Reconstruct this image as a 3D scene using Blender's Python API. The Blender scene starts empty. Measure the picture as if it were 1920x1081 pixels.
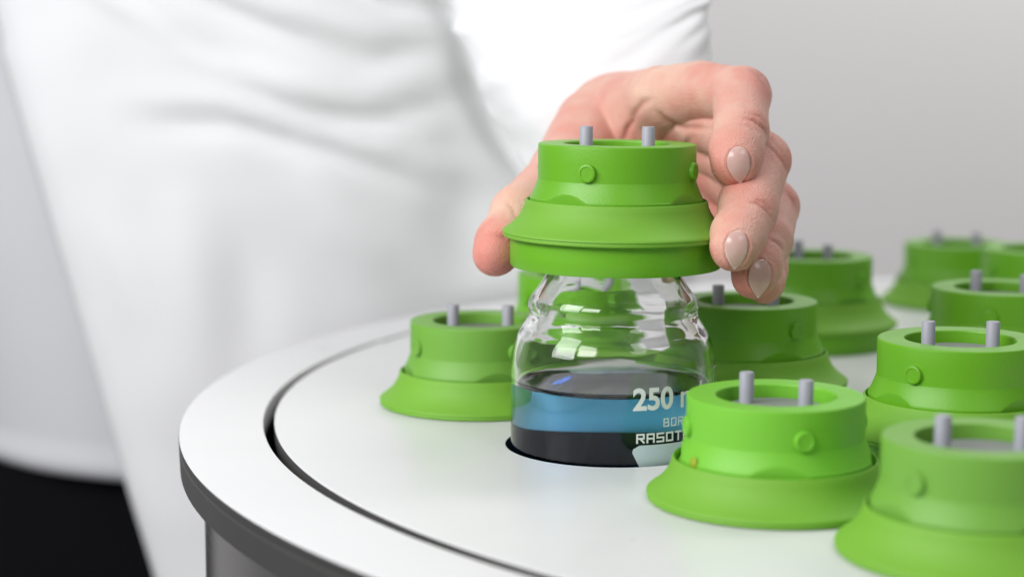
import bpy, bmesh, math, random
import numpy as np
from mathutils import Vector, noise, Matrix
random.seed(7)
S = 0.001            # the scene is measured in millimetres from the plate top; one Blender unit is a metre
Z0 = 0.9             # height of the plate above the floor
F, CX, CY, HC = 3500.0, 960.0, 540.5, 141.0
TH = math.atan(465.5/3500.0)
sc = bpy.context.scene
COL = sc.collection

# ---------------------------------------------------------------- camera
cam_d = bpy.data.cameras.new('camera'); cam = bpy.data.objects.new('camera', cam_d); COL.objects.link(cam)
cam.location = (0, 0, Z0+HC*S)
cam.rotation_euler = (math.pi/2-TH, 0, 0)
cam_d.sensor_width = 36; cam_d.lens = 36*F/1920
cam_d.clip_start = 0.02; cam_d.clip_end = 50
cam_d.dof.use_dof = True; cam_d.dof.focus_distance = 0.632; cam_d.dof.aperture_fstop = 6.3
cam_d.dof.aperture_blades = 0
sc.camera = cam

# ---------------------------------------------------------------- world and lamps
w = bpy.data.worlds.new('World'); sc.world = w; w.use_nodes = True
w.node_tree.nodes['Background'].inputs[0].default_value = (0.93, 0.96, 1.0, 1)
w.node_tree.nodes['Background'].inputs[1].default_value = 0.19
def area(name, loc, target, sx, sy, watts, col=(1, 1, 1)):
    l = bpy.data.lights.new(name, 'AREA'); l.shape = 'RECTANGLE'; l.size = sx; l.size_y = sy; l.energy = watts; l.color = col
    o = bpy.data.objects.new(name, l); COL.objects.link(o)
    o.location = Vector(loc)*S + Vector((0, 0, Z0))
    d = (Vector(target)-Vector(loc)).normalized()
    o.rotation_euler = d.to_track_quat('-Z', 'Y').to_euler()
    return o
area('softbox_left', (-400, 40, 540), (20, 700, 0), 0.34, 0.27, 3.5, (1, .985, .96))
area('softbox_right', (430, -20, 690), (60, 700, 0), 0.3, 0.22, 1.0, (1, .985, .96))
area('overhead_fill', (-350, 500, 1600), (-50, 900, 0), 1.6, 1.0, 2.0, (1, 1, 1))  # added fill from above, not an existing lamp
area('coat_fill', (-760, 330, 560), (-170, 1020, 0), 0.5, 0.5, 7.8, (.98, .99, 1))  # added light, placed to brighten the coat from the left
area('wall_fill', (900, 1500, 1500), (500, 2600, 300), 1.2, 1.0, 27, (1, .985, .975))  # unseen light added only to brighten the wall
sc.view_settings.view_transform = 'Standard'; sc.view_settings.look = 'None'
sc.view_settings.exposure = 0.0; sc.view_settings.gamma = 1
cy = sc.cycles
cy.use_denoising = True; cy.max_bounces = 18; cy.transmission_bounces = 14; cy.glossy_bounces = 6
cy.diffuse_bounces = 5; cy.sample_clamp_indirect = 6; cy.blur_glossy = 0.4

# ---------------------------------------------------------------- helpers
def P(x, y, z): return (x*S, y*S, z*S+Z0)
def at(px, py, dep):
    """point in mm at a depth along the viewing axis"""
    xc = (px-CX)/F*dep; yc = (CY-py)/F*dep
    return np.array([xc, dep*math.cos(TH)+yc*math.sin(TH), HC-dep*math.sin(TH)+yc*math.cos(TH)])
def project(p):
    q = p-np.array([0, 0, HC])
    d = q[..., 1]*math.cos(TH)-q[..., 2]*math.sin(TH); u = q[..., 2]*math.cos(TH)+q[..., 1]*math.sin(TH)
    return CX+F*q[..., 0]/d, CY-F*u/d, d
def make(name, verts, faces, mat, parent=None, smooth=True, mm=True, loc=None):
    me = bpy.data.meshes.new(name)
    if mm: verts = [(v[0]*S, v[1]*S, v[2]*S) for v in verts]
    me.from_pydata(verts, [], faces); me.update()
    if smooth:
        me.shade_smooth()
    o = bpy.data.objects.new(name, me); COL.objects.link(o)
    if mat: me.materials.append(mat)
    if parent: o.parent = parent
    if loc is not None: o.location = loc
    return o
def sharp(o, ang=35):
    me = o.data; bm = bmesh.new(); bm.from_mesh(me)
    for e in bm.edges:
        if len(e.link_faces) == 2 and e.calc_face_angle(0) > math.radians(ang): e.smooth = False
    bm.to_mesh(me); bm.free(); return o
def recalc(o):
    bm = bmesh.new(); bm.from_mesh(o.data); bmesh.ops.recalc_face_normals(bm, faces=bm.faces); bm.to_mesh(o.data); bm.free(); return o
def empty(name, loc, label=None, cat=None, group=None):
    o = bpy.data.objects.new(name, None); COL.objects.link(o); o.location = loc; o.empty_display_size = .02
    if label: tag(o, label, cat, group)
    return o
def tag(o, label=None, cat=None, group=None, kind=None):
    if label: o['label'] = label
    if cat: o['category'] = cat
    if group: o['group'] = group
    if kind: o['kind'] = kind
def lathe(prof, n=96, closed=False, cuts=None, caps=False):
    """revolve (r, z) pairs; cuts = list of (azimuth, distance) vertical planes that slice the side"""
    V = []; Fc = []
    for r, z in prof:
        for i in range(n):
            a = 2*math.pi*i/n; rr = r
            if cuts and cuts[2] < z < cuts[3]:
                for az in cuts[0]:
                    c = math.cos(a-az)
                    if c > 0 and rr*c > cuts[1]: rr = cuts[1]/c
            V.append((rr*math.sin(a), -rr*math.cos(a), z))      # azimuth 0 faces the viewer
    m = len(prof)
    for j in range(m-(0 if closed else 1)):
        for i in range(n):
            a0 = j*n+i; a1 = j*n+(i+1) % n; b0 = ((j+1) % m)*n+i; b1 = ((j+1) % m)*n+(i+1) % n
            Fc.append((a0, a1, b1, b0))
    if caps:
        Fc.append(tuple(range(n-1, -1, -1))); Fc.append(tuple((m-1)*n+i for i in range(n)))
    return V, Fc

# ---------------------------------------------------------------- materials
def mat(name, base=(.8, .8, .8), rough=.5, **kw):
    m = bpy.data.materials.new(name); m.use_nodes = True
    b = m.node_tree.nodes['Principled BSDF']
    b.inputs['Base Color'].default_value = (*base, 1); b.inputs['Roughness'].default_value = rough
    for k, v in kw.items():
        k = k.replace('_', ' ')
        b.inputs[k].default_value = v
    return m
def add_bump(m, scale, strength, dist=0.0002, detail=3, coord='Object', stretch=None, rough_var=0, col_var=0):
    nt = m.node_tree; b = nt.nodes['Principled BSDF']
    tc = nt.nodes.new('ShaderNodeTexCoord'); src = tc.outputs[coord]
    if stretch:
        mp = nt.nodes.new('ShaderNodeMapping'); mp.inputs['Scale'].default_value = stretch; nt.links.new(src, mp.inputs[0]); src = mp.outputs[0]
    n = nt.nodes.new('ShaderNodeTexNoise'); n.inputs['Scale'].default_value = scale; n.inputs['Detail'].default_value = detail
    nt.links.new(src, n.inputs['Vector'])
    bp = nt.nodes.new('ShaderNodeBump'); bp.inputs['Strength'].default_value = strength; bp.inputs['Distance'].default_value = dist
    nt.links.new(n.outputs['Fac'], bp.inputs['Height']); nt.links.new(bp.outputs[0], b.inputs['Normal'])
    if rough_var:
        n2 = nt.nodes.new('ShaderNodeTexNoise'); n2.inputs['Scale'].default_value = 40; nt.links.new(src, n2.inputs['Vector'])
        mr = nt.nodes.new('ShaderNodeMapRange'); r0 = b.inputs['Roughness'].default_value
        mr.inputs['To Min'].default_value = r0-rough_var; mr.inputs['To Max'].default_value = r0+rough_var
        nt.links.new(n2.outputs['Fac'], mr.inputs[0]); nt.links.new(mr.outputs[0], b.inputs['Roughness'])
    if col_var:
        n3 = nt.nodes.new('ShaderNodeTexNoise'); n3.inputs['Scale'].default_value = 25; nt.links.new(src, n3.inputs['Vector'])
        hs = nt.nodes.new('ShaderNodeHueSaturation'); hs.inputs['Color'].default_value = b.inputs['Base Color'].default_value
        mr = nt.nodes.new('ShaderNodeMapRange'); mr.inputs['To Min'].default_value = 1-col_var; mr.inputs['To Max'].default_value = 1+col_var
        nt.links.new(n3.outputs['Fac'], mr.inputs[0]); nt.links.new(mr.outputs[0], hs.inputs['Value']); nt.links.new(hs.outputs[0], b.inputs['Base Color'])
    return m
M = {}
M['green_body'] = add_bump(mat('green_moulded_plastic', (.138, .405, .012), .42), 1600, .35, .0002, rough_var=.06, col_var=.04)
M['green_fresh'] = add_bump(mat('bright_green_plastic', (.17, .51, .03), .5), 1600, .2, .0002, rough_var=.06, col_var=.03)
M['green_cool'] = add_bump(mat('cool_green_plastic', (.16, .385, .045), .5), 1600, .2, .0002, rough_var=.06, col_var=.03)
M['green_brim'] = add_bump(mat('green_rubber', (.17, .41, .03), .62), 900, .15, .0002, rough_var=.05, col_var=.04)
M['pin'] = add_bump(mat('grey_pin', (.36, .36, .42), .5), 1500, .15)
M['disc'] = mat('grey_disc', (.2, .21, .21), .45)
M['dark'] = mat('dark_void', (.012, .013, .014), .5)
M['plate'] = add_bump(mat('white_laminate', (.72, .72, .73), .32), 900, .05, .0001, rough_var=.1, col_var=.015)
M['edge'] = add_bump(mat('dark_laminate_core', (.055, .053, .052), .5), 700, .15, .0002, rough_var=.08, col_var=.08)
M['well'] = mat('well_wall', (.03, .036, .045), .45, Specular_IOR_Level=.3)
M['steel'] = add_bump(mat('brushed_steel', (.55, .535, .535), .2, Metallic=1.0), 30, .25, .0003, coord='Object', stretch=(1, 1, 60), rough_var=.05)
M['wall'] = add_bump(mat('painted_wall', (.80, .785, .78), .9), 60, .1, .001, col_var=.01)
M['floor'] = add_bump(mat('grey_floor', (.45, .45, .45), .5), 20, .1, .001, col_var=.03)
M['coat'] = add_bump(mat('white_cotton', (.81, .81, .825), .85), 1400, .2, .0003, col_var=.01)
M['coat'].node_tree.nodes['Principled BSDF'].inputs['Sheen Weight'].default_value = .2
M['shirt'] = add_bump(mat('grey_white_jersey', (.62, .62, .645), .9), 1200, .2, .0003, col_var=.015)
M['trousers'] = add_bump(mat('black_cloth', (.004, .004, .005), .9, Specular_IOR_Level=.1), 900, .2, .0003, col_var=.05)
M['button'] = mat('white_button', (.72, .72, .73), .35)
M['glass'] = mat('clear_glass', (1, 1, 1), .0, Transmission_Weight=1.0, IOR=1.47)
M['print'] = mat('white_enamel_print', (.75, .77, .8), .5)
M['panel'] = mat('pale_blue_enamel_field', (.50, .60, .66), .55)
lq = mat('blue_liquid', (1, 1, 1), .0, Transmission_Weight=1.0, IOR=1.34)
va = lq.node_tree.nodes.new('ShaderNodeVolumeAbsorption'); va.inputs['Color'].default_value = (.0, .70, 1.0, 1); va.inputs['Density'].default_value = 30
_n = lq.node_tree.nodes; _ge = _n.new('ShaderNodeNewGeometry'); _sx = _n.new('ShaderNodeSeparateXYZ'); _ab = _n.new('ShaderNodeMath'); _ab.operation = 'ABSOLUTE'
_mr = _n.new('ShaderNodeMapRange'); _mr.inputs['From Min'].default_value = .2; _mr.inputs['From Max'].default_value = .4; _mr.inputs['To Min'].default_value = 1.0; _mr.inputs['To Max'].default_value = 1.34
lq.node_tree.links.new(_ge.outputs['Normal'], _sx.inputs[0]); lq.node_tree.links.new(_sx.outputs['Z'], _ab.inputs[0]); lq.node_tree.links.new(_ab.outputs[0], _mr.inputs[0])
lq.node_tree.links.new(_mr.outputs[0], _n['Principled BSDF'].inputs['IOR'])    # only the free surface bends light; the wetted wall is the glass's own interface
lq.node_tree.links.new(va.outputs[0], lq.node_tree.nodes['Material Output'].inputs['Volume']); M['liquid'] = lq
# glass: relative index 1.47/1.34 where the liquid wets the inner wall
gn = M['glass'].node_tree.nodes; gl = M['glass'].node_tree.links
_tc = gn.new('ShaderNodeTexCoord'); _sp = gn.new('ShaderNodeSeparateXYZ'); gl.new(_tc.outputs['Object'], _sp.inputs[0])
_cb = gn.new('ShaderNodeCombineXYZ'); gl.new(_sp.outputs['X'], _cb.inputs[0]); gl.new(_sp.outputs['Y'], _cb.inputs[1])
_ln = gn.new('ShaderNodeVectorMath'); _ln.operation = 'LENGTH'; gl.new(_cb.outputs[0], _ln.inputs[0])
_a = gn.new('ShaderNodeMath'); _a.operation = 'LESS_THAN'; _a.inputs[1].default_value = .0338; gl.new(_ln.outputs['Value'], _a.inputs[0])
_b = gn.new('ShaderNodeMath'); _b.operation = 'LESS_THAN'; _b.inputs[1].default_value = .0745; gl.new(_sp.outputs['Z'], _b.inputs[0])
_m = gn.new('ShaderNodeMath'); _m.operation = 'MULTIPLY'; gl.new(_a.outputs[0], _m.inputs[0]); gl.new(_b.outputs[0], _m.inputs[1])
_r = gn.new('ShaderNodeMapRange'); _r.inputs['To Min'].default_value = 1.47; _r.inputs['To Max'].default_value = 1.097; gl.new(_m.outputs[0], _r.inputs[0])
gl.new(_r.outputs[0], gn['Principled BSDF'].inputs['IOR'])
def skin_mat(name, rough, attr, sss):
    m = mat(name, (.7, .4, .33), rough, Subsurface_Weight=sss, Subsurface_Scale=.0035)
    b = m.node_tree.nodes['Principled BSDF']; b.inputs['Subsurface Radius'].default_value = (1.0, .35, .22)
    a = m.node_tree.nodes.new('ShaderNodeAttribute'); a.attribute_name = attr
    nt = m.node_tree
    tc = nt.nodes.new('ShaderNodeTexCoord'); n = nt.nodes.new('ShaderNodeTexNoise'); n.inputs['Scale'].default_value = 130; n.inputs['Detail'].default_value = 5
    nt.links.new(tc.outputs['Object'], n.inputs['Vector'])
    mr = nt.nodes.new('ShaderNodeMapRange'); mr.inputs['To Min'].default_value = .93; mr.inputs['To Max'].default_value = 1.07
    hs = nt.nodes.new('ShaderNodeHueSaturation'); nt.links.new(n.outputs['Fac'], mr.inputs[0]); nt.links.new(mr.outputs[0], hs.inputs['Saturation'])
    nt.links.new(a.outputs['Color'], hs.inputs['Color']); nt.links.new(hs.outputs[0], b.inputs['Base Color'])
    return m
M['skin'] = skin_mat('skin', .57, 'tint', .2)
nt = M['skin'].node_tree; b = nt.nodes['Principled BSDF']
tc = nt.nodes.new('ShaderNodeTexCoord'); vo = nt.nodes.new('ShaderNodeTexVoronoi'); vo.inputs['Scale'].default_value = 1500
no = nt.nodes.new('ShaderNodeTexNoise'); no.inputs['Scale'].default_value = 320; no.inputs['Detail'].default_value = 6
nt.links.new(tc.outputs['Object'], vo.inputs['Vector']); nt.links.new(tc.outputs['Object'], no.inputs['Vector'])
ad = nt.nodes.new('ShaderNodeMath'); nt.links.new(vo.outputs['Distance'], ad.inputs[0]); nt.links.new(no.outputs['Fac'], ad.inputs[1])
bp = nt.nodes.new('ShaderNodeBump'); bp.inputs['Strength'].default_value = .5; bp.inputs['Distance'].default_value = .0004
nt.links.new(ad.outputs[0], bp.inputs['Height']); nt.links.new(bp.outputs[0], b.inputs['Normal'])
M['nail'] = skin_mat('fingernail', .22, 'tint', .15)

# ---------------------------------------------------------------- setting
o = make('wall', [(-4000, 2600, -900), (4000, 2600, -900), (4000, 2600, 2600), (-4000, 2600, 2600),
                  (-4000, 2700, -900), (4000, 2700, -900), (4000, 2700, 2600), (-4000, 2700, 2600)],
         [(0, 1, 2, 3), (5, 4, 7, 6), (3, 2, 6, 7), (1, 0, 4, 5), (0, 3, 7, 4), (2, 1, 5, 6)], M['wall'], smooth=False, loc=(0, 0, Z0)); tag(o, kind='structure')
o = make('floor', [(-4000, -1500, -900), (4000, -1500, -900), (4000, 2600, -900), (-4000, 2600, -900)], [(0, 1, 2, 3)], M['floor'], smooth=False, loc=(0, 0, Z0-.0)); tag(o, kind='structure')

# ---------------------------------------------------------------- caps data: name -> x, y, lift, azimuth of knob, azimuth of right pin, material
CAPS = [
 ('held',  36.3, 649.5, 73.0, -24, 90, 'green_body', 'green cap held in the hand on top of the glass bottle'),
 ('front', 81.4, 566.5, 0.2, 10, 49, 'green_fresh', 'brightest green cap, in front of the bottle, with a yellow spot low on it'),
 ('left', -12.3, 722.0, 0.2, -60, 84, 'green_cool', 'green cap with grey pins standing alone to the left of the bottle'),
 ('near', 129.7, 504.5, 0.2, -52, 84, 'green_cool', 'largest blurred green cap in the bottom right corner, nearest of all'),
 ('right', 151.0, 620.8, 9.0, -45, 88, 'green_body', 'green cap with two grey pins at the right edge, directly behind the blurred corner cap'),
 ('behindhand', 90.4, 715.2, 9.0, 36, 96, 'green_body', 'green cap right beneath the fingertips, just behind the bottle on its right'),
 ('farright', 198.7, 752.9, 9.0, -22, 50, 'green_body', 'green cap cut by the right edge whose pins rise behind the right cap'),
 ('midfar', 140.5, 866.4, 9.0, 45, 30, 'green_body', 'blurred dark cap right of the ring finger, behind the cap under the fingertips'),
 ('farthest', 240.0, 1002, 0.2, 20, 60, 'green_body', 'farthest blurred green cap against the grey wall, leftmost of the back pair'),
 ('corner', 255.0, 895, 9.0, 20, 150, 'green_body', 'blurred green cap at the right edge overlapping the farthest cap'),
 ('behindbottle', 30.0, 801.0, 9.0, 30, 80, 'green_body', 'green cap seen through the empty upper part of the glass bottle'),
]
CXT, CYT = 256.5, 727.0
HOLES = [(35.4, 646.0)]+[(c[1], c[2]) for c in CAPS if c[3] < 1]

# ---------------------------------------------------------------- the round table
table = empty('round_carousel_table', P(CXT, CYT, -900), 'round white laboratory table with dark edge and steel drum under the green caps', 'table')
def flat_ring(outer_r, inner_loops, z, n=256):
    """flat sheet between an outer circle and inner holes (cx, cy, r) by constrained fill"""
    bm = bmesh.new(); es = []
    def loop(cx, cy_, r, k):
        vs = [bm.verts.new((cx+r*math.cos(2*math.pi*i/k), cy_+r*math.sin(2*math.pi*i/k), z)) for i in range(k)]
        for i in range(k): es.append(bm.edges.new((vs[i], vs[(i+1) % k])))
    loop(0, 0, outer_r, n)
    for c in inner_loops: loop(*c)
    bmesh.ops.triangle_fill(bm, use_beauty=True, use_dissolve=False, edges=es)
    bm.normal_update()
    for f_ in bm.faces:
        if f_.normal.z < 0: f_.normal_flip()
    V = [v.co[:] for v in bm.verts]
    for i, v in enumerate(bm.verts): v.index = i
    Fc = [tuple(v.index for v in f_.verts) for f_ in bm.faces]
    bm.free(); return V, Fc
TZ = 900
PDX, PDY = -3.2, 1.2
V, Fc = flat_ring(344.5, [(x-CXT-PDX, y-CYT-PDY, 37.8, 96) for x, y in HOLES], TZ)
plate = make('rotating_plate', V, Fc, M['plate'], table, smooth=False); plate.location = (PDX*S, PDY*S, 0)
pe = lathe([(344.5, TZ), (344.8, TZ-.25), (344.85, TZ-.6)], 256); sharp(make('plate_rim', *pe, M['plate'], plate))
pe = lathe([(344.85, TZ-.6), (344.8, TZ-6.6), (344.1, TZ-7.2), (342, TZ-7.2), (342, TZ-10), (300, TZ-10)], 256); sharp(make('plate_edge', *pe, M['edge'], plate))
for x, y in HOLES:
    v, f_ = lathe([(37.8, TZ), (37.75, TZ-.3), (37.75, TZ-10)], 96)
    make('hole_edge', [(a+x-CXT-PDX, b_+y-CYT-PDY, c) for a, b_, c in v], f_, M['well'], plate)
x, y = HOLES[0]
v, f_ = lathe([(39.0, TZ-10), (39.0, TZ-118), (.01, TZ-118)], 96)
sharp(make('bottle_well', [(a+x-CXT, b_+y-CYT, c) for a, b_, c in v], f_, M['well'], table))
rim = sharp(make('rim_ring', *lathe([(351.8, TZ-8), (351.8, TZ-.5), (352.1, TZ), (382.1, TZ), (382.5, TZ-.35)], 256), M['plate'], table))
sharp(make('rim_edge', *lathe([(382.5, TZ-.35), (382.7, TZ-.9), (382.0, TZ-3.4), (382.0, TZ-3.8), (382.6, TZ-4.2), (382.3, TZ-12.5), (381.4, TZ-13.3), (356, TZ-13.3), (352.2, TZ-12), (351.8, TZ-8)], 256), M['edge'], rim))
sharp(make('gap_floor', *lathe([(352.5, TZ-13.2), (352.5, TZ-26), (340, TZ-26), (340, TZ-10)], 192), M['dark'], table))
sharp(make('steel_drum', *lathe([(355, TZ-13.5), (373.5, TZ-13.5), (374, TZ-14), (374, 12), (372, 10), (355, 10)], 256), M['steel'], table))
sharp(make('plinth', *lathe([(350, 10), (350, 0)], 128), M['edge'], table))
for x, y in ((-89.1, 854.7), (-60.1, 865.4)):
    v, f_ = lathe([(3.6, TZ+.12), (3.3, TZ+.25), (.01, TZ+.25)], 32)
    make('screw_cover', [(a+x-CXT, b_+y-CYT, c) for a, b_, c in v], f_, M['button'], rim)

# ---------------------------------------------------------------- caps
def cap_meshes(knob_az, top_mat):
    k = math.radians(knob_az); sh = {}
    cuts = ([k+math.radians(-15+90*q) for q in range(4)], 28.85, 11.5, 18.6)
    prof = [(24.5, 11.0), (29.9, 11.0), (30.2, 12.0)]
    prof += [(30.2, 12.3+.3*i) for i in range(0, 5)]                     # short upright lip
    prof += [(30.12, 13.75), (29.95, 13.9)]+[(29.95-2.4*(.7*t_+.3*math.sin(t_*math.pi/2)), 13.9+6.1*t_) for t_ in [q/16 for q in range(1, 17)]]
    prof += [(27.5, 20.2), (27.5, 20.6),
             (27.5, 26), (27.5, 31.6), (27.4, 32.1), (27.2, 32.35), (26.9, 32.47), (26.5, 32.5), (19.0, 32.5), (18.6, 32.35), (18.4, 31.9), (18.2, 24.2), (.01, 24.2)]
    sh['body'] = lathe(prof, 180, cuts=cuts)
    sh['brim'] = lathe([(28.6, 10.2), (30.75, 10.3), (30.95, 12.8), (31.15, 13.05), (31.45, 13.0), (31.8, 12.5), (32.2, 10.6), (33.0, 8.8), (34.0, 7.2), (35.15, 5.8), (36.3, 4.7), (37.4, 3.75), (38.4, 3.05), (39.1, 2.6), (39.6, 2.15), (39.7, 1.75), (39.3, 1.4), (39.3, 1.2), (39.5, .85), (39.4, .3), (38.9, .02), (30, .02)], 128)
    sh['collar'] = lathe([(34, 0), (36.6, 0), (36.95, -.3), (37.0, -5), (36.9, -9.5), (36.5, -10.2), (24, -10.2), (23.5, -4)], 112)
    sh['knob'] = lathe([(3.15, -1), (3.15, 1.0), (3.0, 1.35), (2.7, 1.5), (2.2, 1.5), (2.0, 1.3), (.01, 1.3)], 28)
    sh['disc'] = lathe([(15.8, 24.3), (15.8, 28.2), (15.5, 28.6), (.01, 28.6)], 48)
    sh['pin'] = lathe([(2.3, 26.3), (2.3, 38.0), (2.05, 38.3), (.01, 38.35)], 28)
    return sh
def build_cap(c, proto=None):
    name, x, y, lift, kaz, paz, tm, lab = c
    root = empty('green_cap', P(x, y, lift), lab, 'cap', 'green caps on the carousel table')
    if name == 'held': root.rotation_euler = (0, math.radians(.5), 0)
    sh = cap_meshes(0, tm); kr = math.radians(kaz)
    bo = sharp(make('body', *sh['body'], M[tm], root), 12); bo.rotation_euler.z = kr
    br = sharp(make('brim', *sh['brim'], M['green_brim'], root), 40)
    if lift > 1: sharp(make('collar', *sh['collar'], M['green_body'], root), 40)
    for q in range(4):
        a = kr+q*math.pi/2
        kb = sharp(make('knob', *sh['knob'], M[tm], root), 40)
        d = Vector((math.sin(a), -math.cos(a), 0))
        kb.rotation_euler = d.to_track_quat('Z', 'Y').to_euler()
        kb.location = Vector((d.x*27.4, d.y*27.4, 23.6))*S
    di = sharp(make('disc', *sh['disc'], M['disc'], root), 40)
    pr = math.radians(paz)
    for s in (1, -1):
        pn = sharp(make('pin', *sh['pin'], M['pin'], root), 40)
        pn.location = Vector((s*10.8*math.sin(pr), -s*10.8*math.cos(pr), 0))*S
    # dark slot floor between disc and body
    v, f_ = lathe([(18.15, 24.35), (15.7, 24.35)], 48); make('slot', v, f_, M['dark'], root)
    return root
roots = {c[0]: build_cap(c) for c in CAPS}
# yellow spot at the left foot of the front cap's body
v, f_ = lathe([(1.9, 0), (1.8, .3), (1.3, .5), (.01, .6)], 24)
ys = make('yellow_marker', v, f_, mat('yellow_plastic', (.27, .37, .01), .5), roots['front'])
a = math.radians(-62); d = Vector((math.sin(a), -math.cos(a), .1))
ys.rotation_euler = d.to_track_quat('Z', 'Y').to_euler(); ys.location = Vector((30.0*math.sin(a), -30.0*math.cos(a), 14.2))*S
ys['label'] = 'small yellow spot low on the cap'

# ---------------------------------------------------------------- bottle
BX, BY = 35.4, 646.0
bottle = empty('glass_bottle', P(BX, BY, -52), 'clear glass bottle with blue liquid standing in the hole of the plate', 'bottle')
B0 = 52
bottle.scale = (1.025, 1.025, 1)
outer = [(.01, -51.0), (22, -51.4), (30, -52), (32.5, -51.3), (34.3, -49.5), (35, -46), (35, -44), (35, -20), (35, 10), (35, 25), (35, 27), (34.9, 30), (34.5, 33.2), (33.7, 36.3), (32.5, 39.2), (31.0, 41.8), (29.7, 43.8),
         (28.9, 45.4), (28.75, 46.6), (29.0, 48.0), (29.1, 49.5), (28.7, 51.2), (27.7, 53.0), (26.3, 55.0), (24.8, 57.2), (23.3, 59.6), (22.3, 62), (21.4, 65), (21, 68), (21, 84), (20.6, 84.6), (19.4, 84.6)]
inner = [(18.2, 84), (18.2, 68), (18.4, 65.0), (19.0, 61.8), (20.2, 59.2), (21.8, 56.8), (23.2, 54.6), (24.8, 52.4), (25.9, 50.6), (26.1, 49.2), (25.9, 48), (25.7, 46.8), (26.0, 45.0), (27.2, 42.8), (28.7, 40.7), (30.7, 38.3),
         (31.8, 35.4), (32.5, 32.4), (32.8, 29.5), (32.85, 27), (32.85, 10), (32.85, -20), (32.85, -43), (32.85, -45), (31.8, -47.2), (29, -48.4), (20, -48.6), (.01, -48.3)]
def shift(prof, dz=B0): return [(r, z+dz) for r, z in prof]
def smooth_prof(p, it=1):
    for _ in range(it):
        q = [p[0]]
        for i in range(len(p)-1):
            (a, b_), (c, d_) = p[i], p[i+1]
            q += [(a*.75+c*.25, b_*.75+d_*.25), (a*.25+c*.75, b_*.25+d_*.75)]
        q.append(p[-1]); p = q
    return p
g = gv, gf = lathe(shift(smooth_prof(outer)+smooth_prof(inner)), 160)
def wavy(v):
    z = v[2]-B0
    if z < 27: return v
    k = min(1, (z-27)/6)*(1 if z < 62 else max(0, 1-(z-62)/4)); n_ = noise.noise(Vector(v)*.07)*.5+noise.noise(Vector(v)*.16)*.22
    rr = math.hypot(v[0], v[1]); f_ = (rr+k*n_*.4)/rr if rr > 5 else 1
    return (v[0]*f_, v[1]*f_, v[2]+k*.3*n_)
make('glass_body', [wavy(v) for v in gv], gf, M['glass'], bottle)
LZ = 21.8
liq = [(.01, -48.25), (20, -48.55), (29, -48.35), (31.85, -47.15), (32.93, -45), (32.93, -44), (32.93, -20), (32.93, 10), (32.93, LZ+.4), (32.93, LZ+1.9), (32.9, LZ+2.2), (32.7, LZ+1.9), (32.35, LZ+1.3), (31.7, LZ+.7), (30.9, LZ+.3), (29.9, LZ+.08), (28, LZ), (20, LZ), (.01, LZ)]
make('blue_liquid', *lathe(shift(liq), 160), M['liquid'], bottle)
def wrap(pts2, z0=0, r=35.07):
    """(arc mm from the azimuth 0 line, z) onto the glass"""
    return [(r*math.sin(x/35), -r*math.cos(x/35), z+B0) for x, z in pts2]
def fit_line(body, size, x0, z0, width, bold=0.0, name='lettering'):
    cu = bpy.data.curves.new('t', 'FONT'); cu.body = body; cu.size = 1; cu.offset = bold; cu.resolution_u = 6
    to = bpy.data.objects.new('t', cu); COL.objects.link(to)
    dg = bpy.context.evaluated_depsgraph_get(); me = bpy.data.meshes.new_from_object(to.evaluated_get(dg))
    bm = bmesh.new(); bm.from_mesh(me)
    bmesh.ops.triangulate(bm, faces=bm.faces)
    for _ in range(2):
        bmesh.ops.subdivide_edges(bm, edges=[e for e in bm.edges if e.calc_length() > .12], cuts=1)
    xs = [v.co.x for v in bm.verts]; ysr = [v.co.y for v in bm.verts]
    bmesh.ops.triangulate(bm, faces=bm.faces)
    for i, v_ in enumerate(bm.verts): v_.index = i
    pts = [((v_.co.x-min(xs))/(max(xs)-min(xs))*width+x0, (v_.co.y-min(ysr))/(max(ysr)-min(ysr))*size+z0) for v_ in bm.verts]
    fcs = [tuple(q.index for q in f_.verts) for f_ in bm.faces]
    bm.free(); bpy.data.objects.remove(to); bpy.data.curves.remove(cu)
    return make(name, wrap(pts), fcs, M['print'], bottle, smooth=False)
fit_line('250', 7.8, 4.7, 18.6, 14.4, .03)
fit_line('ml', 8.0, 22.2, 18.6, 11.0, .012)
GL = {'R': [[(0, 0), (0, 1), (1, 1), (1, .5), (.1, .5)], [(.45, .5), (1, 0)]], 'A': [[(0, 0), (0, 1), (1, 1), (1, 0)], [(0, .45), (1, .45)]],
      'S': [[(1, 1), (0, 1), (0, .5), (1, .5), (1, 0), (0, 0)]], 'O': [[(0, 0), (0, 1), (1, 1), (1, 0), (0, 0)]], 'T': [[(0, 1), (1, 1)], [(.5, 1), (.5, 0)]],
      'H': [[(0, 0), (0, 1)], [(1, 0), (1, 1)], [(0, .5), (1, .5)]], 'E': [[(1, 1), (0, 1), (0, 0), (1, 0)], [(0, .5), (.9, .5)]],
      'M': [[(0, 0), (0, 1), (.5, .45), (1, 1), (1, 0)]], 'B': [[(0, 0), (0, 1), (.9, 1), (.9, .55), (1, .45), (1, 0), (0, 0)], [(0, .5), (.9, .5)]],
      '3': [[(0, 1), (1, 1), (1, 0), (0, 0)], [(.2, .5), (1, .5)]], '.': [[(.4, 0), (.6, 0)]], ' ': []}
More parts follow.
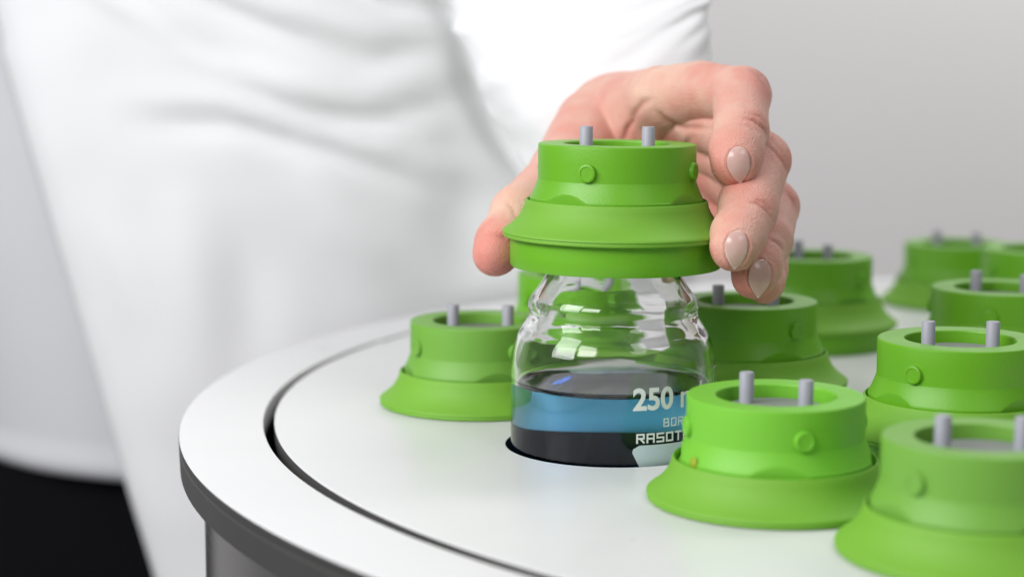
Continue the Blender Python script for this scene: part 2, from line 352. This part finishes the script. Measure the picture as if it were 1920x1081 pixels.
def strokes(text, x0, z0, lw, lh, gap, t, name='lettering'):
    V = []; Fc = []; x = x0
    for ch in text:
        for pl in GL[ch]:
            for (a, b_), (c, d_) in zip(pl[:-1], pl[1:]):
                ax, az, bx, bz = x+a*lw, z0+b_*lh, x+c*lw, z0+d_*lh
                L = math.hypot(bx-ax, bz-az); ux, uz = (bx-ax)/L, (bz-az)/L
                ax -= ux*t/2; az -= uz*t/2; bx += ux*t/2; bz += uz*t/2
                nx, nz = -uz*t/2, ux*t/2; k = len(V)
                r = 35.07+.004*(len(V) % 7)
                V += wrap([(ax+nx, az+nz), (bx+nx, bz+nz), (bx-nx, bz-nz), (ax-nx, az-nz)], r=r); Fc.append((k, k+1, k+2, k+3))
        x += lw+gap
    return make(name, V, Fc, M['print'], bottle, smooth=False)
strokes('RASOTHERM', 6.2, 7.9, 2.25, 2.7, 1.25, .62)
strokes('BORO 3.3', 15.6, 12.9, 1.75, 2.5, 1.15, .42)
strokes('O', 44.4, 22.5, 4.6, 6.5, 1, .45, 'graduation_mark')
# the pale writing field at the front: rounded top left corner, slanting left side
def panel(x0, x1, z0, z1, slant, rad, name, m_, r=35.06, curve=10):
    pts = []; n = 40; rows = 24; V = []; Fc = []
    for j in range(rows+1):
        z = z1-(z1-z0)*j/rows; dz = z1-z
        left = x0+slant*dz/(z1-z0)
        if dz < rad: left = x0+rad-math.sqrt(max(0, rad*rad-(rad-dz)**2))
        else: left = x0+slant*((dz-rad)/(z1-z0-rad))
        right = x1-(rad-math.sqrt(max(0, rad*rad-(rad-dz)**2)) if dz < rad else 0)
        for i in range(n+1): V += wrap([(left+(right-left)*i/n, z)], r=r)
    for j in range(rows):
        for i in range(n):
            a = j*(n+1)+i; Fc.append((a, a+n+1, a+n+2, a+1))
    return make(name, V, Fc, m_, bottle, smooth=True)
panel(4.6, 46, -22, 6.9, 13, 2.4, 'writing_field', M['panel'])

# ---------------------------------------------------------------- hand: one implicit surface meshed by surface nets
DO = 4.0
def A3(px, py, d): return at(px, py, d+DO)
def cone(p, a, b, ra, rb):
    ab = b-a; t = np.clip(((p-a)@ab)/(ab@ab), 0, 1)
    q = p-a-t[:, None]*ab
    return np.sqrt((q*q).sum(1))-(ra+(rb-ra)*t)
def smin(a, b, k):
    h = np.clip(.5+.5*(b-a)/k, 0, 1)
    return b+(a-b)*h-k*h*(1-h)
FING = {
 'index':  [(1238, 186, 702, 12.2), (1315, 170, 685, 10.6), (1391, 180, 668, 10.3), (1389, 245, 650, 9.5), (1382, 282, 641, 9.0), (1381, 300, 637, 8.3)],
 'middle': [(1305, 215, 700, 11.5), (1370, 250, 680, 10), (1428, 300, 658, 10.0), (1405, 392, 638, 9.5), (1384, 440, 626, 9.0), (1377, 461, 621, 8.4)],
 'ring':   [(1335, 255, 705, 11.5), (1395, 315, 690, 9.8), (1447, 387, 672, 9.6), (1437, 450, 650, 8.9), (1419, 500, 639, 8.4), (1414, 518, 636, 7.7)],
 'little': [(1365, 320, 712, 10.5), (1410, 385, 698, 8.6), (1444, 452, 684, 8.0), (1438, 505, 664, 7.2), (1435, 527, 656, 6.6), (1433, 538, 650, 5.9)],
}
THUMB = [(1120, 243, 742, 17.5), (1062, 325, 708, 13.2), (972, 401, 677, 9.6), (940, 452, 665, 8.8), (930, 474, 660, 8.3)]
PALM = [((1122, 232, 766, 20), (1240, 190, 708, 13)), ((1130, 235, 770, 19), (1300, 220, 708, 13)), ((1135, 250, 775, 19), (1335, 265, 712, 12.5)), ((1140, 268, 778, 18), (1362, 322, 716, 12)), ((1270, 300, 735, 13), (1335, 395, 732, 13.5)), ((1335, 395, 732, 13.5), (1368, 450, 714, 10))]
FORE = [((1130, 228, 776, 21.5), (1108, 120, 818, 23)), ((1108, 120, 818, 23), (1095, 40, 845, 25))]
# dents and pads: (px, py, depth, radius, amount)
def sdf_hand(p):
    fs = []
    for n in ('index', 'middle', 'ring', 'little'):
        c = FING[n]; d = None
        for u, v in zip(c[:-1], c[1:]):
            s = cone(p, A3(*u[:3]), A3(*v[:3]), u[3], v[3])
            d = s if d is None else smin(d, s, 2.2)
        fs.append(d)
    fing = fs[0]
    for d in fs[1:]: fing = smin(fing, d, .9)
    palm = None
    for u, v in PALM:
        s = cone(p, A3(*u[:3]), A3(*v[:3]), u[3], v[3]); palm = s if palm is None else smin(palm, s, 7)
    for u, v in FORE:
        palm = smin(palm, cone(p, A3(*u[:3]), A3(*v[:3]), u[3], v[3]), 9)
    th = None
    for u, v in zip(THUMB[:-1], THUMB[1:]):
        s = cone(p, A3(*u[:3]), A3(*v[:3]), u[3], v[3]); th = s if th is None else smin(th, s, 4)
    # webbing between thumb and index
    web = cone(p, A3(1125, 290, 736), A3(1225, 232, 716), 9, 9)
    palm = smin(palm, web, 8)
    d = smin(palm, fing, 3.5)
    return smin(d, th, 3.0)
def surface_nets(lo, hi, h):
    n = np.ceil((hi-lo)/h).astype(int)+1
    big = np.full(n, 9.0, np.float32)
    hb = 6*h; nb = np.ceil((hi-lo)/hb).astype(int)
    ii = np.stack(np.meshgrid(*[np.arange(k) for k in nb], indexing='ij'), -1).reshape(-1, 3)
    c = lo+(ii+.5)*hb
    dc = np.concatenate([sdf_hand(q) for q in np.array_split(c, 20)])
    big_sign = dc
    near = ii[np.abs(dc) < hb*.9+3.0]
    far_in = ii[dc <= -(hb*.9+3.0)]
    off = np.stack(np.meshgrid(*[np.arange(6)]*3, indexing='ij'), -1).reshape(-1, 3)
    for blk in far_in:
        s = blk*6; big[s[0]:s[0]+6, s[1]:s[1]+6, s[2]:s[2]+6] = -9
    for chunk in np.array_split(near, max(1, len(near)//900)):
        idx = (chunk[:, None, :]*6+off[None]).reshape(-1, 3)
        ok = (idx < n).all(1); idx = idx[ok]
        big[idx[:, 0], idx[:, 1], idx[:, 2]] = sdf_hand(lo+idx*h)
    inside = big < 0
    cs = sum(inside[a:n[0]-1+a, b_:n[1]-1+b_, c_:n[2]-1+c_].astype(np.int8) for a in (0, 1) for b_ in (0, 1) for c_ in (0, 1))
    cell = (cs > 0) & (cs < 8)
    cid = np.full(cell.shape, -1, np.int64); ci = np.argwhere(cell); cid[cell] = np.arange(len(ci))
    acc = np.zeros((len(ci), 3)); cnt = np.zeros(len(ci))
    corners = [(a, b_, c_) for a in (0, 1) for b_ in (0, 1) for c_ in (0, 1)]
    for u in corners:
        for ax in range(3):
            if u[ax] == 1: continue
            v = list(u); v[ax] = 1
            iu = ci+np.array(u); iv = ci+np.array(v)
            du = big[iu[:, 0], iu[:, 1], iu[:, 2]]; dv = big[iv[:, 0], iv[:, 1], iv[:, 2]]
            m = (du < 0) != (dv < 0)
            t = np.where(m, du/(du-dv+1e-12), 0)
            acc[m] += (iu+t[:, None]*(iv-iu))[m]; cnt[m] += 1
    vert = lo+acc/cnt[:, None]*h
    quads = []
    for ax in range(3):
        b1, c1 = [(1, 2), (2, 0), (0, 1)][ax]
        sl0 = [slice(0, n[k]-1) for k in range(3)]; sl1 = list(sl0); sl1[ax] = slice(1, n[ax])
        sl0 = [slice(0, n[k]-1) for k in range(3)]
        e = inside[tuple(sl0)] != inside[tuple(sl1)] if False else None
        a0 = inside[:-1, :-1, :-1]; sh = [slice(0, -1)]*3; sh[ax] = slice(1, None); a1 = inside[tuple(sh)]
        idx = np.argwhere(a0 != a1); idx = idx[(idx[:, b1] > 0) & (idx[:, c1] > 0)]
        eb = np.zeros(3, int); eb[b1] = 1; ec = np.zeros(3, int); ec[c1] = 1
        q = [cid[tuple((idx-k).T)] for k in (0*eb, eb, eb+ec, ec)]
        q = np.stack(q, 1); flip = a0[tuple(idx.T)]
        q[~flip] = q[~flip][:, ::-1]
        quads.append(q[(q >= 0).all(1)])
    return vert, np.concatenate(quads)
def grad(p, e=.25):
    g = np.empty_like(p)
    for k in range(3):
        q = np.zeros(3); q[k] = e
        g[:, k] = sdf_hand(p+q)-sdf_hand(p-q)
    return g/np.maximum(np.linalg.norm(g, axis=1, keepdims=True), 1e-9)
allp = np.array([A3(*q[:3]) for c in FING.values() for q in c]+[A3(*q[:3]) for q in THUMB]+[A3(*q[:3]) for a_ in PALM+FORE for q in a_])
lo = allp.min(0)-24; hi = allp.max(0)+24
vert, quads = surface_nets(lo, hi, .56)
for _ in range(2):
    d = sdf_hand(vert); vert = vert-grad(vert)*np.clip(d, -.6, .6)[:, None]
nrm = grad(vert)
# sculpting on top of the base form
px, py, pd = project(vert)
view = vert-np.array([0, 0, HC]); view /= np.linalg.norm(view, axis=1, keepdims=True)
facing = -(nrm*view).sum(1)
def poly_dist(pts, taper=True):
    best = np.full(len(px), 1e9); tt = np.zeros(len(px)); n = len(pts)-1
    for i, (a, b_) in enumerate(zip(pts[:-1], pts[1:])):
        a = np.array(a[:2], float); b_ = np.array(b_[:2], float); ab = b_-a
        qx, qy = px-a[0], py-a[1]; t = np.clip((qx*ab[0]+qy*ab[1])/(ab@ab), 0, 1)
        d = np.hypot(qx-t*ab[0], qy-t*ab[1]); m = d < best
        best[m] = d[m]; tt[m] = (i+t[m])/n
    return best, np.sin(np.pi*np.clip(tt, 0.02, .98))**.6 if taper else 1
CREASE = [  # polyline in the picture plane, half width, depth mm (negative raises), nearest and farthest depth it may touch
 ([(1395, 222), (1415, 226), (1432, 240), (1441, 258)], 3.0, .45, 600, 690), ([(1402, 213), (1425, 219), (1440, 236)], 3.0, .25, 600, 690),
 ([(1385, 233), (1405, 236), (1422, 250)], 3, .2, 600, 690),
 ([(1405, 128), (1425, 145), (1438, 168)], 4, .35, 600, 700), ([(1418, 127), (1438, 148), (1447, 170)], 4, .35, 600, 700),
 ([(1403, 378), (1422, 382), (1438, 396), (1445, 410)], 3, .45, 600, 660), ([(1412, 372), (1432, 380), (1447, 398)], 3, .25, 600, 660),
 ([(1437, 272), (1455, 285), (1470, 305), (1476, 325)], 3.5, .4, 600, 680), ([(1447, 264), (1465, 282), (1477, 304)], 3.5, .25, 600, 680),
 ([(1440, 447), (1458, 455), (1470, 470)], 3, .35, 600, 672), ([(1475, 360), (1488, 378), (1492, 400)], 3.5, .3, 600, 690),
 ([(1190, 222), (1175, 243), (1168, 275)], 5, .7, 690, 780), ([(1232, 205), (1250, 222), (1285, 238), (1330, 240)], 5, .6, 640, 760),
 ([(1225, 185), (1205, 193), (1190, 212), (1185, 225)], 6, .5, 690, 780), ([(1300, 255), (1275, 290), (1268, 330)], 5, .5, 680, 780),
 ([(1250, 250), (1228, 285), (1225, 320)], 6, .35, 680, 780),
 ([(948, 378), (962, 392), (968, 410)], 4, .25, 640, 720), ([(925, 440), (945, 444), (958, 436)], 5, .4, 640, 700),
]
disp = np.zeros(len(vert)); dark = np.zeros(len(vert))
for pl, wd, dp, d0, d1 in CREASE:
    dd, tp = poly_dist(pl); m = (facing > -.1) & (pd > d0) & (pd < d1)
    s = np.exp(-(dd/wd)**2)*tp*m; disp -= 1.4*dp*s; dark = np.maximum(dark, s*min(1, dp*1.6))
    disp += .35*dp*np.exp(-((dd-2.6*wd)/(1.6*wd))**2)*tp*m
# soft tissue bulges
def blob(x, y, d, r): return np.exp(-((vert-A3(x, y, d))**2).sum(1)/(r*r))
for x, y, d, r, a_ in [(1290, 205, 690, 12, 1.6), (1365, 165, 655, 9, .5), (1380, 345, 640, 9, .9), (1345, 320, 634, 7, .7), (1360, 490, 615, 7, .6), (1385, 540, 632, 7, .5),
                       (915, 480, 655, 8, .8), (1100, 275, 725, 16, 1.4), (1230, 260, 720, 12, 1.4), (1310, 330, 705, 12, 1.5), (1358, 372, 640, 8, 1.0)]:
    disp += a_*blob(x, y, d, r)
# nails
NAILS = [((1383, 275), (1388, 344), 21.5, 'index'), ((1384, 432), (1377, 505), 21.5, 'middle'), ((1427, 486), (1421, 558), 21, 'ring')]
def nail_w(v):
    return np.where(v < .4, np.sqrt(np.clip(1-(1-v/.4)**2, 0, 1)), np.where(v < .46, 1.0, 1-np.clip((v-.46)/.54, 0, 1)**1.65))
for (x0, y0), (x1, y1), W, fn in NAILS:
    L = math.hypot(x1-x0, y1-y0); ax, ay = (x1-x0)/L, (y1-y0)/L
    v = ((px-x0)*ax+(py-y0)*ay)/L; u = (px-x0)*(-ay)+(py-y0)*ax
    dref = FING[fn][4][2]+DO
    m = (facing > 0) & (np.abs(pd-dref) < 22) & (v > -.3) & (v < 1.15)
    ww = W*nail_w(np.clip(v, 0.001, 1)); e = (ww-np.abs(u))
    e = np.where((v < 0), -np.hypot(u, v*L), e)
    ins = 1/(1+np.exp(-e/2.0))
    disp -= np.where(m & (v < 1), .35*ins, 0)
    disp += np.where(m & (v < .9), .35*np.exp(-((e+6)/4.5)**2), 0)
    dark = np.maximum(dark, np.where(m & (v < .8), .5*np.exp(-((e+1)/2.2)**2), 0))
vert2 = vert+nrm*disp[:, None]
# gentle irregularity
wob = np.array([noise.noise(Vector(q)*.06) for q in vert2[::1]]) if len(vert2) < 400000 else np.zeros(len(vert2))
vert2 = vert2+nrm*(wob*.45)[:, None]
# pigment, with shade painted into the creases and around the nails
base = np.array([.70, .39, .315]); red = np.array([.68, .26, .21]); pale = np.array([.80, .57, .43]); crease_shade = np.array([.40, .13, .09])
rd = np.zeros(len(vert))
for x, y, d, r, a_ in [(1360, 320, 634, 12, .55), (1350, 480, 618, 12, .6), (1390, 540, 634, 12, .7), (1436, 550, 655, 10, .8), (920, 480, 655, 15, 1.0), (1430, 150, 660, 10, .5), (1470, 300, 652, 9, .5),
                       (1490, 385, 668, 9, .5), (1185, 235, 735, 16, .55), (1290, 270, 710, 24, .6), (1300, 360, 705, 24, .6), (1420, 235, 645, 8, .4), (1425, 390, 632, 8, .45), (1080, 290, 720, 22, .2), (1330, 190, 680, 14, .3)]:
    rd = np.maximum(rd, a_*blob(x, y, d, r))
pl_ = np.maximum(.7*blob(960, 395, 672, 10), .4*blob(1340, 440, 628, 8))
pl_ = np.maximum(pl_, .5*blob(1215, 150, 695, 18))
blot = np.array([noise.noise(Vector(q)*.11+Vector((9, 2, 4))) for q in vert])
blot2 = np.array([noise.noise(Vector(q)*.33+Vector((1, 7, 4))) for q in vert])
blot = blot+.45*blot2
rd = np.clip(rd*1.3+.45*blot+.05, 0, 1); pl_ = np.clip(pl_-.2*blot, 0, 1)
colr = base*(1-rd[:, None])+red*rd[:, None]; colr = colr*(1-pl_[:, None])+pale*pl_[:, None]
dk = np.clip(dark, 0, 1)[:, None]*.6; colr = colr*(1-dk)+crease_shade*dk
def set_tint(me, c):
    at_ = me.color_attributes.new('tint', 'FLOAT_COLOR', 'POINT')
    at_.data.foreach_set('color', np.concatenate([c, np.ones((len(c), 1))], 1).astype(np.float32).ravel())
o_person = P(-100, 1150, -900)
person = empty('person', o_person, 'person in white lab coat and black trousers, hand gripping the raised cap', 'person')
def in_person(v): return [(q[0]+100, q[1]-1150, q[2]+900) for q in v]
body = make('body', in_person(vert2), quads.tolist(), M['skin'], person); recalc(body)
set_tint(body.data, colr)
# nails as thin curved shells
for (x0, y0), (x1, y1), W, fn in NAILS:
    L = math.hypot(x1-x0, y1-y0); ax, ay = (x1-x0)/L, (y1-y0)/L
    nu, nv = 15, 26; U = []; uvs = []
    for j in range(nv+1):
        vv = j/nv
        for i in range(nu+1):
            uu = -1+2*i/nu; wv = W*float(nail_w(np.array([min(max(vv, .004), .995)]))[0])
            uvs.append((uu*wv, vv*L))
    uvs = np.array(uvs); ipx = x0+ax*uvs[:, 1]-ay*uvs[:, 0]; ipy = y0+ay*uvs[:, 1]+ax*uvs[:, 0]
    dd = np.full(len(ipx), 590.0); hit = np.zeros(len(ipx), bool)
    for _ in range(60):
        pts = np.array([at(a_, b_, c_) for a_, b_, c_ in zip(ipx, ipy, dd)]); s = sdf_hand(pts)
        hit = s < .05; dd = np.where(hit, dd, dd+np.clip(s, 0, 8)*.95)
    ok = hit & (uvs[:, 1] < .8*L) & (dd < 690)
    Amat = lambda q: np.c_[np.ones(len(q)), q[:, 0]/20, q[:, 1]/60, (q[:, 0]/20)**2, (q[:, 1]/60)**2, (q[:, 0]/20)*(q[:, 1]/60)]
    co = np.linalg.lstsq(Amat(uvs[ok]), dd[ok], rcond=None)[0]
    de = Amat(uvs)@co-.25
    lim = uvs[:, 1]/L
    V = [at(a_, b_, c_) for a_, b_, c_ in zip(ipx, ipy, de)]
    Fc = [(j*(nu+1)+i, j*(nu+1)+i+1, (j+1)*(nu+1)+i+1, (j+1)*(nu+1)+i) for j in range(nv) for i in range(nu)]
    nl = make('fingernail', in_person(V), Fc, M['nail'], person)
    t = lim; edge = np.abs(uvs[:, 0])/(W*np.maximum(nail_w(np.clip(t, .004, .995)), .05))
    wh = np.clip((t-.45)*3, 0, 1)*np.clip((edge-.86)/.1, 0, 1)
    wh = np.maximum(wh, np.clip((t-.93)/.05, 0, 1))
    lun = np.clip(1-np.hypot(uvs[:, 0]/14, uvs[:, 1]/14), 0, 1)*.3
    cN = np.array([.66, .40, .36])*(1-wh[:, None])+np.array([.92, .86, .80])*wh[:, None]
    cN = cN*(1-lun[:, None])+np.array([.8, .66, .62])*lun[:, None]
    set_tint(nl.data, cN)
    so = nl.modifiers.new('thick', 'SOLIDIFY'); so.thickness = .0004; so.offset = 0

# ---------------------------------------------------------------- clothing
PX, PY = -120.0, 1150.0
def seg_fold(X, Z, pts, wd):
    best = 1e9; bt = 0; n = len(pts)-1
    for i in range(n):
        ax, az = pts[i]; bx, bz = pts[i+1]; L2 = (bx-ax)**2+(bz-az)**2
        t = min(1, max(0, ((X-ax)*(bx-ax)+(Z-az)*(bz-az))/L2)); d = math.hypot(X-ax-t*(bx-ax), Z-az-t*(bz-az))
        if d < best: best = d; bt = (i+t)/n
    if best > 3.2*wd: return 0
    return math.exp(-(best/wd)**2)*math.sin(math.pi*min(.97, max(.03, bt)))**.7
def XZ(px_, py_, y=1000):
    q = at(px_, py_, y); return (q[0], q[2])
FOLDS = [  # polyline, width mm, height mm (positive towards the viewer)
 ([XZ(380, 110), XZ(520, 150), XZ(680, 185), XZ(860, 130)], 9, 6), ([XZ(440, 165), XZ(560, 215), XZ(700, 235), XZ(850, 190)], 7, -6),
 ([XZ(230, 190), XZ(430, 195), XZ(620, 240), XZ(820, 315), XZ(950, 350)], 11, 5), ([XZ(260, 230), XZ(430, 228), XZ(600, 280), XZ(800, 355)], 8, -5),
 ([XZ(120, -50), XZ(260, 20), XZ(420, 110)], 6, 4), ([XZ(200, -30), XZ(330, 60), XZ(500, 150)], 5, -4), ([XZ(330, -60), XZ(520, 10), XZ(700, 60), XZ(850, 55)], 7, 6), ([XZ(300, -40), XZ(500, 50), XZ(640, 110)], 5, -4),
 ([XZ(500, -80), XZ(640, -20), XZ(740, 15), XZ(840, 30)], 5, -7), ([XZ(780, -50), XZ(835, 15), XZ(862, 60)], 5, -12), ([XZ(860, 60), XZ(880, 160), XZ(930, 260), XZ(990, 350)], 7, -14),
 ([XZ(560, 300), XZ(640, 420), XZ(740, 520)], 20, 3), ([XZ(330, 330), XZ(350, 560), XZ(380, 800)], 22, 4), ([XZ(430, 380), XZ(470, 560), XZ(480, 700)], 18, -3),
 ([XZ(180, 400), XZ(250, 620), XZ(320, 900)], 14, 3), ([XZ(880, 300), XZ(860, 420), XZ(900, 560)], 26, -7), ([XZ(620, 100), XZ(700, 115), XZ(790, 95)], 5, -4),
 ([XZ(690, 250), XZ(760, 230), XZ(840, 250)], 12, 4),
]
def coat_surface(X, Z, base_y):
    d = sum(h*1.12*seg_fold(X, Z, p_, w_*.78) for p_, w_, h in FOLDS)
    d += 2.5*noise.noise(Vector((X*.012, Z*.009, 3)))+1.3*noise.noise(Vector((X*.03, Z*.025, 8)))
    return base_y-d
V = []; Fc = []; NU, NV = 150, 150; zt, zb = 420.0, -470.0
for j in range(NV+1):
    Z = zt+(zb-zt)*j/NV
    xe = -285+(137-Z)*(285-206)/(137+132) if Z < 137 else -283-(Z-137)*.25
    s = max(-.93, (xe-PX)/232); ph0 = math.asin(min(.5, s)); ph1 = math.radians(165)
    low = max(0, -Z-20)/400
    for i in range(NU+1):
        t = i/NU; ph = ph0+(ph1-ph0)*t
        a = 232+30*low*(1 if ph > 0 else .3); b_ = 146
        X = PX+a*math.sin(ph); Y = PY-b_*math.cos(ph)
        if ph < 1.5: Y = coat_surface(X, Z, Y)
        # the free front edge rolls back slightly
        e = max(0, 1-t*NU/4.0)
        Y += 7*e*e
        V.append((X, Y, Z))
for j in range(NV):
    for i in range(NU):
        a = j*(NU+1)+i; Fc.append((a, a+NU+1, a+NU+2, a+1))
coat = make('lab_coat', in_person(V), Fc, M['coat'], person)
so = coat.modifiers.new('thick', 'SOLIDIFY'); so.thickness = .0022; so.offset = 1
# sleeve
KEY = [(1080, -620, 1090, 95, 0), (1080, -300, 960, 78, 0), (1086, -60, 880, 62, 6), (1098, 30, 830, 57, 12), (1122, 110, 803, 51, 22), (1162, 222, 787, 46, 33)]
kc = [np.array(at(*k[:3])) for k in KEY]
def lerp_key(t):
    x = t*(len(KEY)-1); i = min(int(x), len(KEY)-2); f_ = x-i
    def cr(a):
        p0 = a[max(0, i-1)]; p1 = a[i]; p2 = a[i+1]; p3 = a[min(len(a)-1, i+2)]
        return .5*((2*p1)+(-p0+p2)*f_+(2*p0-5*p1+4*p2-p3)*f_*f_+(-p0+3*p1-3*p2+p3)*f_**3)
    return cr(kc), cr([k[3] for k in KEY]), cr([k[4] for k in KEY])
V = []; Fc = []; NS, NA = 150, 110
for j in range(NS+9):
    k = max(0, j-NS); t = min(j/NS, .9999)-max(0, k-2)*.012
    c, r, tl = lerp_key(t); tl = math.radians(tl)
    sd = np.array((math.cos(tl), 0, math.sin(tl))); dv = np.array((0, 1, 0)); dn = np.array((math.sin(tl), 0, -math.cos(tl)))
    if k > 0: r -= [0, .4, 1.4, 2.0, 2.2, 2.2, 2.2, 2.2, 2.2][k]
    for i in range(NA):
        a = 2*math.pi*i/NA
        amp = min(1, (1-t)*4+.3)
        q0 = Vector((math.cos(a), math.sin(a), 0))
        f1 = noise.noise(q0*1.1+Vector((0, 0, t*7)))
        f2 = math.sin(t*40+3.2*math.sin(a*1.0+.9)+4*f1)
        rr = r+amp*(5.0*f1+1.0*f2*(.3+abs(f1)*1.8)+1.0*noise.noise(q0*2.6+Vector((4, 1, t*16))))
        q = c+(sd*math.cos(a)*1.0+dv*math.sin(a)*.92)*rr
        V.append(tuple(q))
for j in range(NS+8):
    for i in range(NA):
        a = j*NA+i; b2 = j*NA+(i+1) % NA; Fc.append((a, b2, b2+NA, a+NA))
sl = make('sleeve', [(q[0], q[1], q[2]) for q in in_person(V)], Fc, M['coat'], coat)
# shirt
V = []; Fc = []; NU, NV = 120, 90
for j in range(NV+1+6):
    jj = min(j, NV); Z = 420+(-107.5-420)*jj/NV
    hem = max(0, 1-(Z+107.5)/16); k = max(0, j-NV)
    for i in range(NU):
        a = 2*math.pi*i/NU
        bl = 8*max(0, math.sin((Z+107.5)/150*1.2)) if Z < 120 else 8
        ax, by = 214+bl, 118+bl
        X = PX+ax*math.sin(a); Y = PY-by*math.cos(a)
        out = 4.5*math.sin(math.pi*min(1, hem)) if hem > 0 else 0
        zz = Z+8*(X-PX-(-100))**2/160**2*(1-min(1, max(0, (Z+107.5)/200))) - 2
        fo = 2.2*noise.noise(Vector((X*.02, Y*.02, Z*.006)))
        rr = 1+(out+fo-[0, 1.5, 4, 6, 7, 7.5, 8][k])/200
        if k > 2: zz += (k-2)*5
        V.append((PX+(X-PX)*rr, PY+(Y-PY)*rr, zz))
for j in range(NV+6):
    for i in range(NU):
        a = j*NU+i; b2 = j*NU+(i+1) % NU; Fc.append((a, a+NU, b2+NU, b2))
make('shirt', in_person(V), Fc, M['shirt'], person)
# trousers: hips splitting into two legs
V = []; Fc = []; NU = 64
def tube(rows):
    k0 = len(V)
    for (x, y, z, a_, b_) in rows:
        for i in range(NU):
            an = 2*math.pi*i/NU; n_ = 1+.03*noise.noise(Vector((math.sin(an)*2+x, math.cos(an)*2, z*.012)))
            V.append((x+a_*math.sin(an)*n_, y-b_*math.cos(an)*n_, z))
    for j in range(len(rows)-1):
        for i in range(NU):
            a = k0+j*NU+i; b2 = k0+j*NU+(i+1) % NU; Fc.append((a, a+NU, b2+NU, b2))
tube([(PX, PY+5, z, 215+(-z)*.03, 108) for z in range(-40, -330, -12)]+[(PX, PY+5, -330, 150, 90), (PX, PY+5, -335, 2, 2)])
for s in (-1, 1):
    tube([(PX+s*(95+i*.3), PY+5, -300-i*12, 98-i*1.0, 98-i*.9) for i in range(50)]+[(PX+s*110, PY+5, -896, 40, 45)])
make('trousers', in_person(V), Fc, M['trousers'], person)
